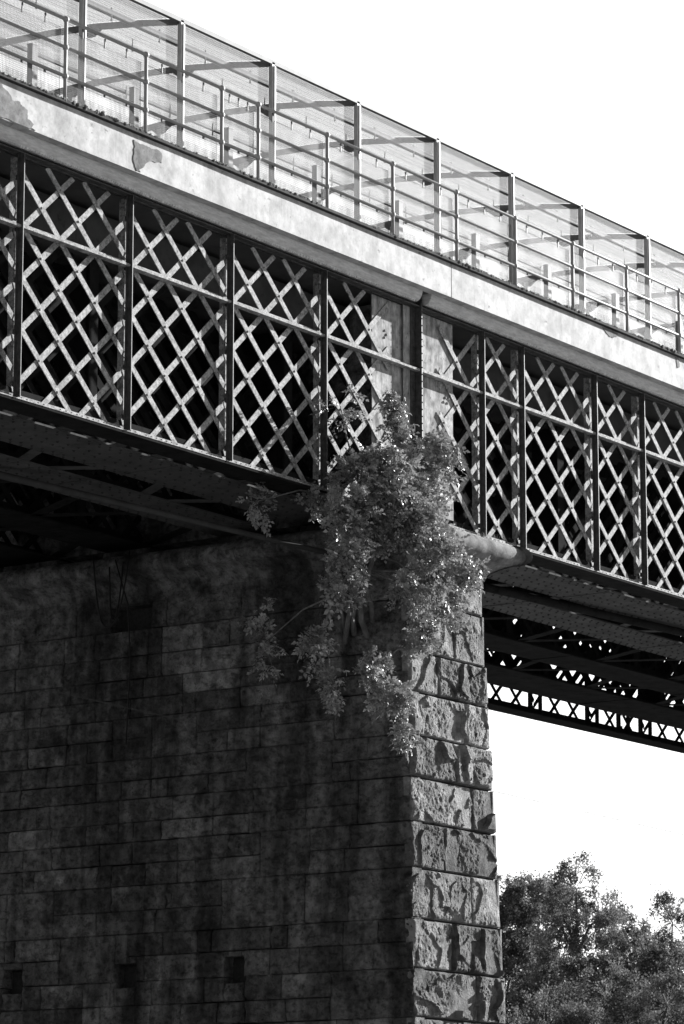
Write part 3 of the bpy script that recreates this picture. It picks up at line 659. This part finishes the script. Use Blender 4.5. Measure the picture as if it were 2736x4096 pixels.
# ------------------------------------------------------------------ overhead cables in front of the bridge
def span(name, a, b, r, lab, sag=.12):
    a, b = Vector(a), Vector(b); dd = b - a; pts = []
    for k in range(-40, 41):
        t = k / 8; p = a + dd * t; pts.append((p.x, p.y, p.z + sag * .02 * (t - .5) ** 2))
    m = MB(); m.tube(pts, r, 10); tag(m.build(name, M['cable']), lab, 'cable', 'overhead cables')
m = MB(); a_, b_ = Vector((33.597, 28.4, 11.163)), Vector((38.3, 26.09, 10.55)); m.tube([a_ + (b_ - a_) * (-1.2), a_, a_.lerp(b_, .5), b_, b_ + Vector((.25, .3, .1))], [.05, .05, .042, .034, .034], 10)
tag(m.build('service_pipe', M['pipe']), 'grey service pipe slanting under the left span to the top corner of the pier', 'pipe', 'pipes under the bridge')
m = MB(); a_, b_ = Vector((44.047, 27.646, 11.2)), Vector((49.372, 27.191, 11.2)); m.tube([a_ + (b_ - a_) * (-.6), a_, b_, b_ + (b_ - a_)], .065, 10)
tag(m.build('service_pipe', M['girder']), 'dark service pipe below the gap between the two riveted flanges, right of the pier', 'pipe', 'pipes under the bridge')
span('overhead_cable', (16.62, 14.015, 5.074), (17.40, 9.61, 3.893), .0024, 'hair thin wire strung across the middle of the stone pier', 0)

# ------------------------------------------------------------------ shrub on the pier
BL = [(37.85,25.20,11.52,.58,.53,1.0),(37.18,25.30,11.00,.58,.29,.8),(38.92,25.20,11.89,.33,.36,.9),(38.44,25.50,12.30,.17,.33,.8),(37.19,25.90,11.14,.32,.23,.6),(36.17,26.20,11.00,.34,.29,.25),
(38.07,25.00,10.89,.70,.35,1.0),(38.55,24.90,10.54,.47,.35,1.0),(39.26,24.90,10.41,.24,.27,1.0),(38.12,24.90,10.00,.46,.35,.9),(38.59,25.00,9.67,.35,.26,.45),(36.87,25.30,10.55,.43,.26,.7),
(36.82,25.30,9.90,.26,.34,.8),(36.83,25.20,10.24,.34,.23,.6),(36.52,25.50,9.14,.18,.34,.9),(36.77,25.40,8.59,.16,.31,.8),(37.43,25.20,8.89,.29,.26,.8),(37.69,25.10,8.51,.34,.26,1.0),(37.94,25.10,8.08,.16,.29,.9),
(38.32,25.10,9.35,.23,.23,.6),(37.75,27.2,9.45,.35,.68,.22),(37.21,25.60,12.40,.29,.29,.3),(37.79,25.30,10.87,.41,.35,.9),(37.53,25.40,11.67,.29,.29,.9),(38.36,25.52,12.58,.12,.30,.9),(38.75,25.10,12.05,.30,.20,.8),(37.85,25.15,11.25,.6,.3,.9),(37.45,25.35,10.75,.4,.25,.8),(38.75,25.0,10.1,.3,.3,.7),(37.2,25.35,11.45,.3,.3,.5),(38.5,25.1,11.3,.35,.35,.9)]
shrub = empty('pier_shrub', (38.7, 26.2, 9.6), label='large leafy shrub sprouting from the top corner of the pier and hanging down its edge', cat='shrub')
rs = random.Random(77); wood = MB(); leaf = MB()
ROOT = [(38.66, 26.15, 9.55), (38.64, 26.25, 9.6), (38.64, 26.4, 9.5), (38.65, 26.05, 9.75), (38.66, 26.6, 9.62)]
stems = []
for k, (rx, ry, rz) in enumerate(ROOT):
    top = Vector((38.0 - .12 * k, 25.45 + .1 * k, 11.15 + .12 * (k % 3))); pts = []
    for i in range(9):
        t = i / 8; p = Vector((rx, ry, rz)).lerp(top, t); p.x -= .22 * math.sin(t * 3.1) * (1 - t * .5); p.y += .12 * math.sin(t * 7 + k) * (1 - t); pts.append(p)
    wood.tube(pts, [.045 - .028 * i / 8 - .004 * k for i in range(9)], 7); stems.append(pts)
def pinnate(p, d, up_, L_):
    d = d.normalized(); side = d.cross(up_).normalized(); nrm = side.cross(d)
    n = rs.choice((2, 2, 3)); items = [(1.0, 0, 1)]
    for i in range(n):
        for sg in (-1, 1): items.append(((i + .7) / (n + .3), sg, 1))
    for t, sg, _ in items:
        b = p + d * (L_ * t * .8) + Vector((0, 0, -.25)) * (L_ * t * t)
        dr = (d if sg == 0 else (d * .45 + side * sg)).normalized(); dr = (dr + Vector((0, 0, -.35 * rs.random()))).normalized()
        l = L_ * rs.uniform(.34, .48); wdt = l * rs.uniform(.30, .44); sd = dr.cross(nrm + Vector((rs.uniform(-.5, .5), rs.uniform(-.5, .5), rs.uniform(-.3, .3)))).normalized()
        fold = nrm * wdt * .35; leaf.tone = tone * rs.uniform(.8, 1.2)
        leaf.add([b, b + dr * l * .45 + sd * wdt + fold, b + dr * l + nrm * (-.1 * l), b + dr * l * .45 - sd * wdt + fold, b + dr * l * .5],
                 [(0, 4, 1), (1, 4, 2), (0, 3, 4), (3, 2, 4)])
for bi, (bx, by, bz, rx, rz, dens) in enumerate(BL):
    c = Vector((bx, by, bz)); st = min((p for s_ in stems for p in s_[4:]), key=lambda p: (p - c).length + (1.0 if p.z < 10.2 else 0))
    if bz < 9.6:       # drooping shoots come from the mass above
        up_b = min((b for b in BL if b[2] > bz + .3), key=lambda b: (Vector(b[:3]) - c).length); st = Vector(up_b[:3]) + Vector((0, .05, -.1))
    mid = st.lerp(c, .5) + Vector((rs.uniform(-.1, .1), 0, .12)); wood.tube([st, mid, c], [.016, .012, .007], 5)
    area = rx * rz; nsub = int((area * 270 + 9) * dens)
    for _ in range(nsub):
        while True:
            v = Vector((rs.uniform(-1, 1), rs.uniform(-1, 1), rs.uniform(-1, 1)))
            if v.length < 1: break
        v = v * (1 / max(v.length, .01)) * v.length ** .6
        lump = 1 + .35 * noise.noise(v * 2.2 + Vector((bi * 5, 0, 0)))
        sc = c + Vector((v.x * rx * lump, v.y * min(rx, rz, .34), v.z * rz * lump))
        if sc.x > 38.55 and sc.y > 25.3 and sc.z < 11.1: sc.y = 25.3 - rs.uniform(.08, .22)
        tone0 = 1.0 + .5 * noise.noise(sc * 2.5); dr0 = ((sc - c).normalized() + Vector((rs.uniform(-.7, .7), rs.uniform(-.8, .3), rs.uniform(-.3, .7)))).normalized()
        base = sc - dr0 * rs.uniform(.08, .22); wood.tube([c.lerp(base, .35 + .5 * rs.random()), base, sc], [.005, .004, .002], 3, False)
        for _k in range(rs.randint(6, 11)):
            t_ = rs.random(); p = base.lerp(sc, t_) + Vector((rs.gauss(0, .03), rs.gauss(0, .03), rs.gauss(0, .03)))
            tone = tone0 * rs.uniform(.6, 1.35)
            out = dr0 * .8 + Vector((rs.gauss(0, .8), rs.gauss(0, .8), rs.gauss(-.1, .6)))
            pinnate(p, out, Vector((rs.uniform(-.9, .9), rs.uniform(-1, .2), rs.uniform(.2, 1))), rs.choice((.06, .08, .10, .12, .14, .18)) * rs.uniform(.9, 1.1))
umb = MB()
for _ in range(46):
    b = rs.choice([q for q in BL if q[5] < .95 or rs.random() < .4]); c = Vector(b[:3]) + Vector((rs.uniform(-1, 1) * b[3], -rs.uniform(.05, .3), rs.uniform(-1, .8) * b[4])); r_ = rs.uniform(.035, .06)
    for _k in range(26):
        a = rs.uniform(0, 6.28); q = r_ * rs.random() ** .5; umb.ball((c.x + q * math.cos(a), c.y + q * math.sin(a), c.z - q * q * 6 + rs.uniform(-.004, .004)), .007, 5, 3)
    umb.tube([c + Vector((0, 0, -.07)), c], .003, 3, False)
umb.build('flower_heads', M['flower'], shrub)
wood.build('stems', M['bark'], shrub); leaf.build('foliage', M['leaf'], shrub)

# ------------------------------------------------------------------ trees beyond the river
def tree(name, x, y, h, clumps, lab, seed, leafsize=.13, dens=1.0, cat='tree'):
    rt_ = random.Random(seed); r = empty(name, (x, y, 0), label=lab, cat=cat, group='trees beyond the pier')
    tr = MB(); base = Vector((x, y, -.3)); pts = [base + Vector((noise.noise(Vector((seed, t * 2, 0))) * .5 * t, noise.noise(Vector((seed, t * 2, 9))) * .5 * t, h * .78 * t)) for t in [i / 8 for i in range(9)]]
    tr.tube(pts, [h * .012 * (1 - .9 * i / 8) + .012 for i in range(9)], 8); lf = MB()
    for ci, (cx_, cy_, cz_, rx, ry, rz) in enumerate(clumps):
        c = Vector((x + cx_, y + cy_, cz_)); k = min(range(9), key=lambda i: abs(pts[i].z - (cz_ - rz * .6)))
        s = pts[k]; tr.tube([s, s.lerp(c, .5) + Vector((0, 0, .2)), c], [.07, .045, .02], 5)
        nc = int(14 * dens * (rx * ry * rz) ** (2 / 3) * 3) + 6
        for _ in range(nc):
            v = Vector((rt_.gauss(0, 1), rt_.gauss(0, 1), rt_.gauss(0, 1))).normalized(); rad = rt_.uniform(.45, 1.0) ** .6
            p = c + Vector((v.x * rx, v.y * ry, v.z * rz)) * rad
            if rt_.random() < .5: tr.tube([c.lerp(p, .25), c.lerp(p, .6) + Vector((0, 0, .08)), p], [.022, .014, .006], 3, False)
            R_ = rt_.uniform(.20, .50) * (.7 if rad > .85 else 1.1); tone = rt_.uniform(.45, 1.3); nl_ = int(190 * (R_ / .45) ** 1.5)
            for _ in range(nl_):
                w_ = Vector((max(-1, min(1, rt_.gauss(0, .28))), max(-1, min(1, rt_.gauss(0, .28))), max(-1, min(1, rt_.gauss(0, .28))))); w_.z *= .9 if rt_.random() < .6 else 1.6
                q_ = p + w_ * R_; n_ = Vector((rt_.gauss(0, 1), rt_.gauss(0, 1), rt_.gauss(0, 1) + .5)).normalized(); a = n_.orthogonal().normalized(); a = Matrix.Rotation(rt_.uniform(0, 6.28), 3, n_) @ a; b = n_.cross(a); l = leafsize * rt_.uniform(.4, .85)
                lf.tone = tone * rt_.uniform(.85, 1.15)
                lf.add([q_ - a * l * .5, q_ + b * l * .3, q_ + a * l * .5, q_ - b * l * .3], [(0, 1, 2, 3)])
    tr.build('trunk', M['tbark'], r); lf.build('crown', M['tleaf'], r)
sx, sy = rt.x, rt.y        # sideways direction of the river bank
def cl(u, d_, z, r1, rz): return (sx * u + math.cos(AZ) * d_, sy * u + math.sin(AZ) * d_, z, r1, r1, rz)
tree('birch_tree', 92.9, 55.1, 13.2, [cl(0, 0, 12.0, .8, 1.1), cl(.75, 0, 11.2, .75, 1.0), cl(-.55, .2, 11.3, .5, .8), cl(-.3, 0, 10.4, 1.2, 1.0), cl(.5, 0, 10.0, 1.1, 1.3), cl(.9, .3, 8.6, 1.0, 1.3), cl(-.9, 0, 8.6, 1.4, 1.2), cl(.2, .4, 6.8, 1.9, 1.4), cl(-1.3, 0, 6.0, 1.5, 1.5), cl(1.2, 0, 5.5, 1.5, 1.5)],
     'tallest airy birch with a feathery rounded top, a little right of the pier', 1, .11, .8)
tree('oak_tree', 95.1, 59.1, 12.9, [cl(-.2, 0, 12.0, 1.1, .9), cl(.9, 0, 12.1, .9, .75), cl(-1.4, 0, 11.8, 1.2, .9), cl(-.5, 0, 10.9, 1.8, 1.1), cl(.3, 0, 9.8, 1.7, 1.3), cl(-.9, -.5, 8.3, 2.0, 1.6), cl(1.6, 0, 8.5, 1.5, 1.4), cl(0, 0, 6.3, 2.4, 1.6)],
     'dense broad crowned tree directly against the edge of the pier', 2, .14, 1.0)
tree('oak_tree', 100.8, 61.3, 13.6, [cl(0, 0, 12.7, 1.0, .8), cl(.8, 0, 12.1, 1.1, .9), cl(-.7, 0, 11.4, 1.0, .9), cl(0, 0, 10.2, 1.8, 1.3), cl(.6, 0, 8.3, 2.2, 1.6), cl(0, 0, 6.3, 2.4, 1.6)],
     'dense rounded tree filling the space between the pier-side tree and the tall birch', 3, .14, 1.0)
tree('round_tree', 104.0, 59.8, 12.5, [cl(-.1, 0, 11.8, 1.0, .75), cl(.6, 0, 10.9, 1.1, .8), cl(-.9, 0, 10.0, 1.1, .9), cl(0, 0, 8.8, 2.0, 1.2), cl(0, 0, 6.8, 2.4, 1.5)],
     'small round topped dark tree in the dip between the birch and the rightmost tree', 4, .14, .9)
tree('birch_tree', 97.8, 54.6, 12.4, [cl(.1, 0, 11.3, .75, 1.0), cl(-.5, 0, 10.0, .9, 1.0), cl(.6, 0, 9.8, 1.1, 1.2), cl(0, 0, 8.2, 1.7, 1.3), cl(0, 0, 6.2, 2.1, 1.6)],
     'feathery tree cut off by the right edge of the picture', 5, .11, .8)
tree('willow_tree', 82.1, 47.7, 8.6, [cl(0, 0, 7.8, 1.2, .9), cl(-1.3, 0, 7.2, 1.2, .9), cl(1.2, 0, 7.0, 1.2, .9), cl(0, -.3, 6.1, 2.0, 1.2), cl(0, 0, 4.5, 2.2, 1.3)],
     'lower bushy tree in front, beneath the gap right of the tall birch', 6, .11, 1.1)
tree('willow_tree', 77.0, 46.6, 7.9, [cl(0, 0, 6.8, 1.1, .8), cl(-1.1, 0, 6.3, 1.2, .9), cl(.9, 0, 6.6, .9, .8), cl(0, 0, 5.2, 1.9, 1.2), cl(0, 0, 3.6, 2.1, 1.2)],
     'lowest bushy tree in front, at the bottom edge beside the pier', 7, .11, 1.1)
tree('willow_tree', 80.2, 45.1, 8.5, [cl(.2, 0, 7.4, 1.1, .9), cl(-.9, 0, 6.6, 1.1, .8), cl(0, 0, 5.6, 1.9, 1.2), cl(0, 0, 4.0, 2.0, 1.3)],
     'lower bushy tree in front at the bottom right corner', 8, .11, 1.1)
tree('oak_tree', 90.3, 51.6, 10.6, [cl(0, 0, 9.4, 1.3, .9), cl(1.2, 0, 9.0, 1.2, 1.0), cl(-1.2, 0, 8.8, 1.2, .9), cl(.2, 0, 7.6, 2.2, 1.3), cl(0, 0, 5.8, 2.4, 1.4)],
     'mid height bushy tree behind the front row, right of the birch trunk', 9, .13, 1.0)
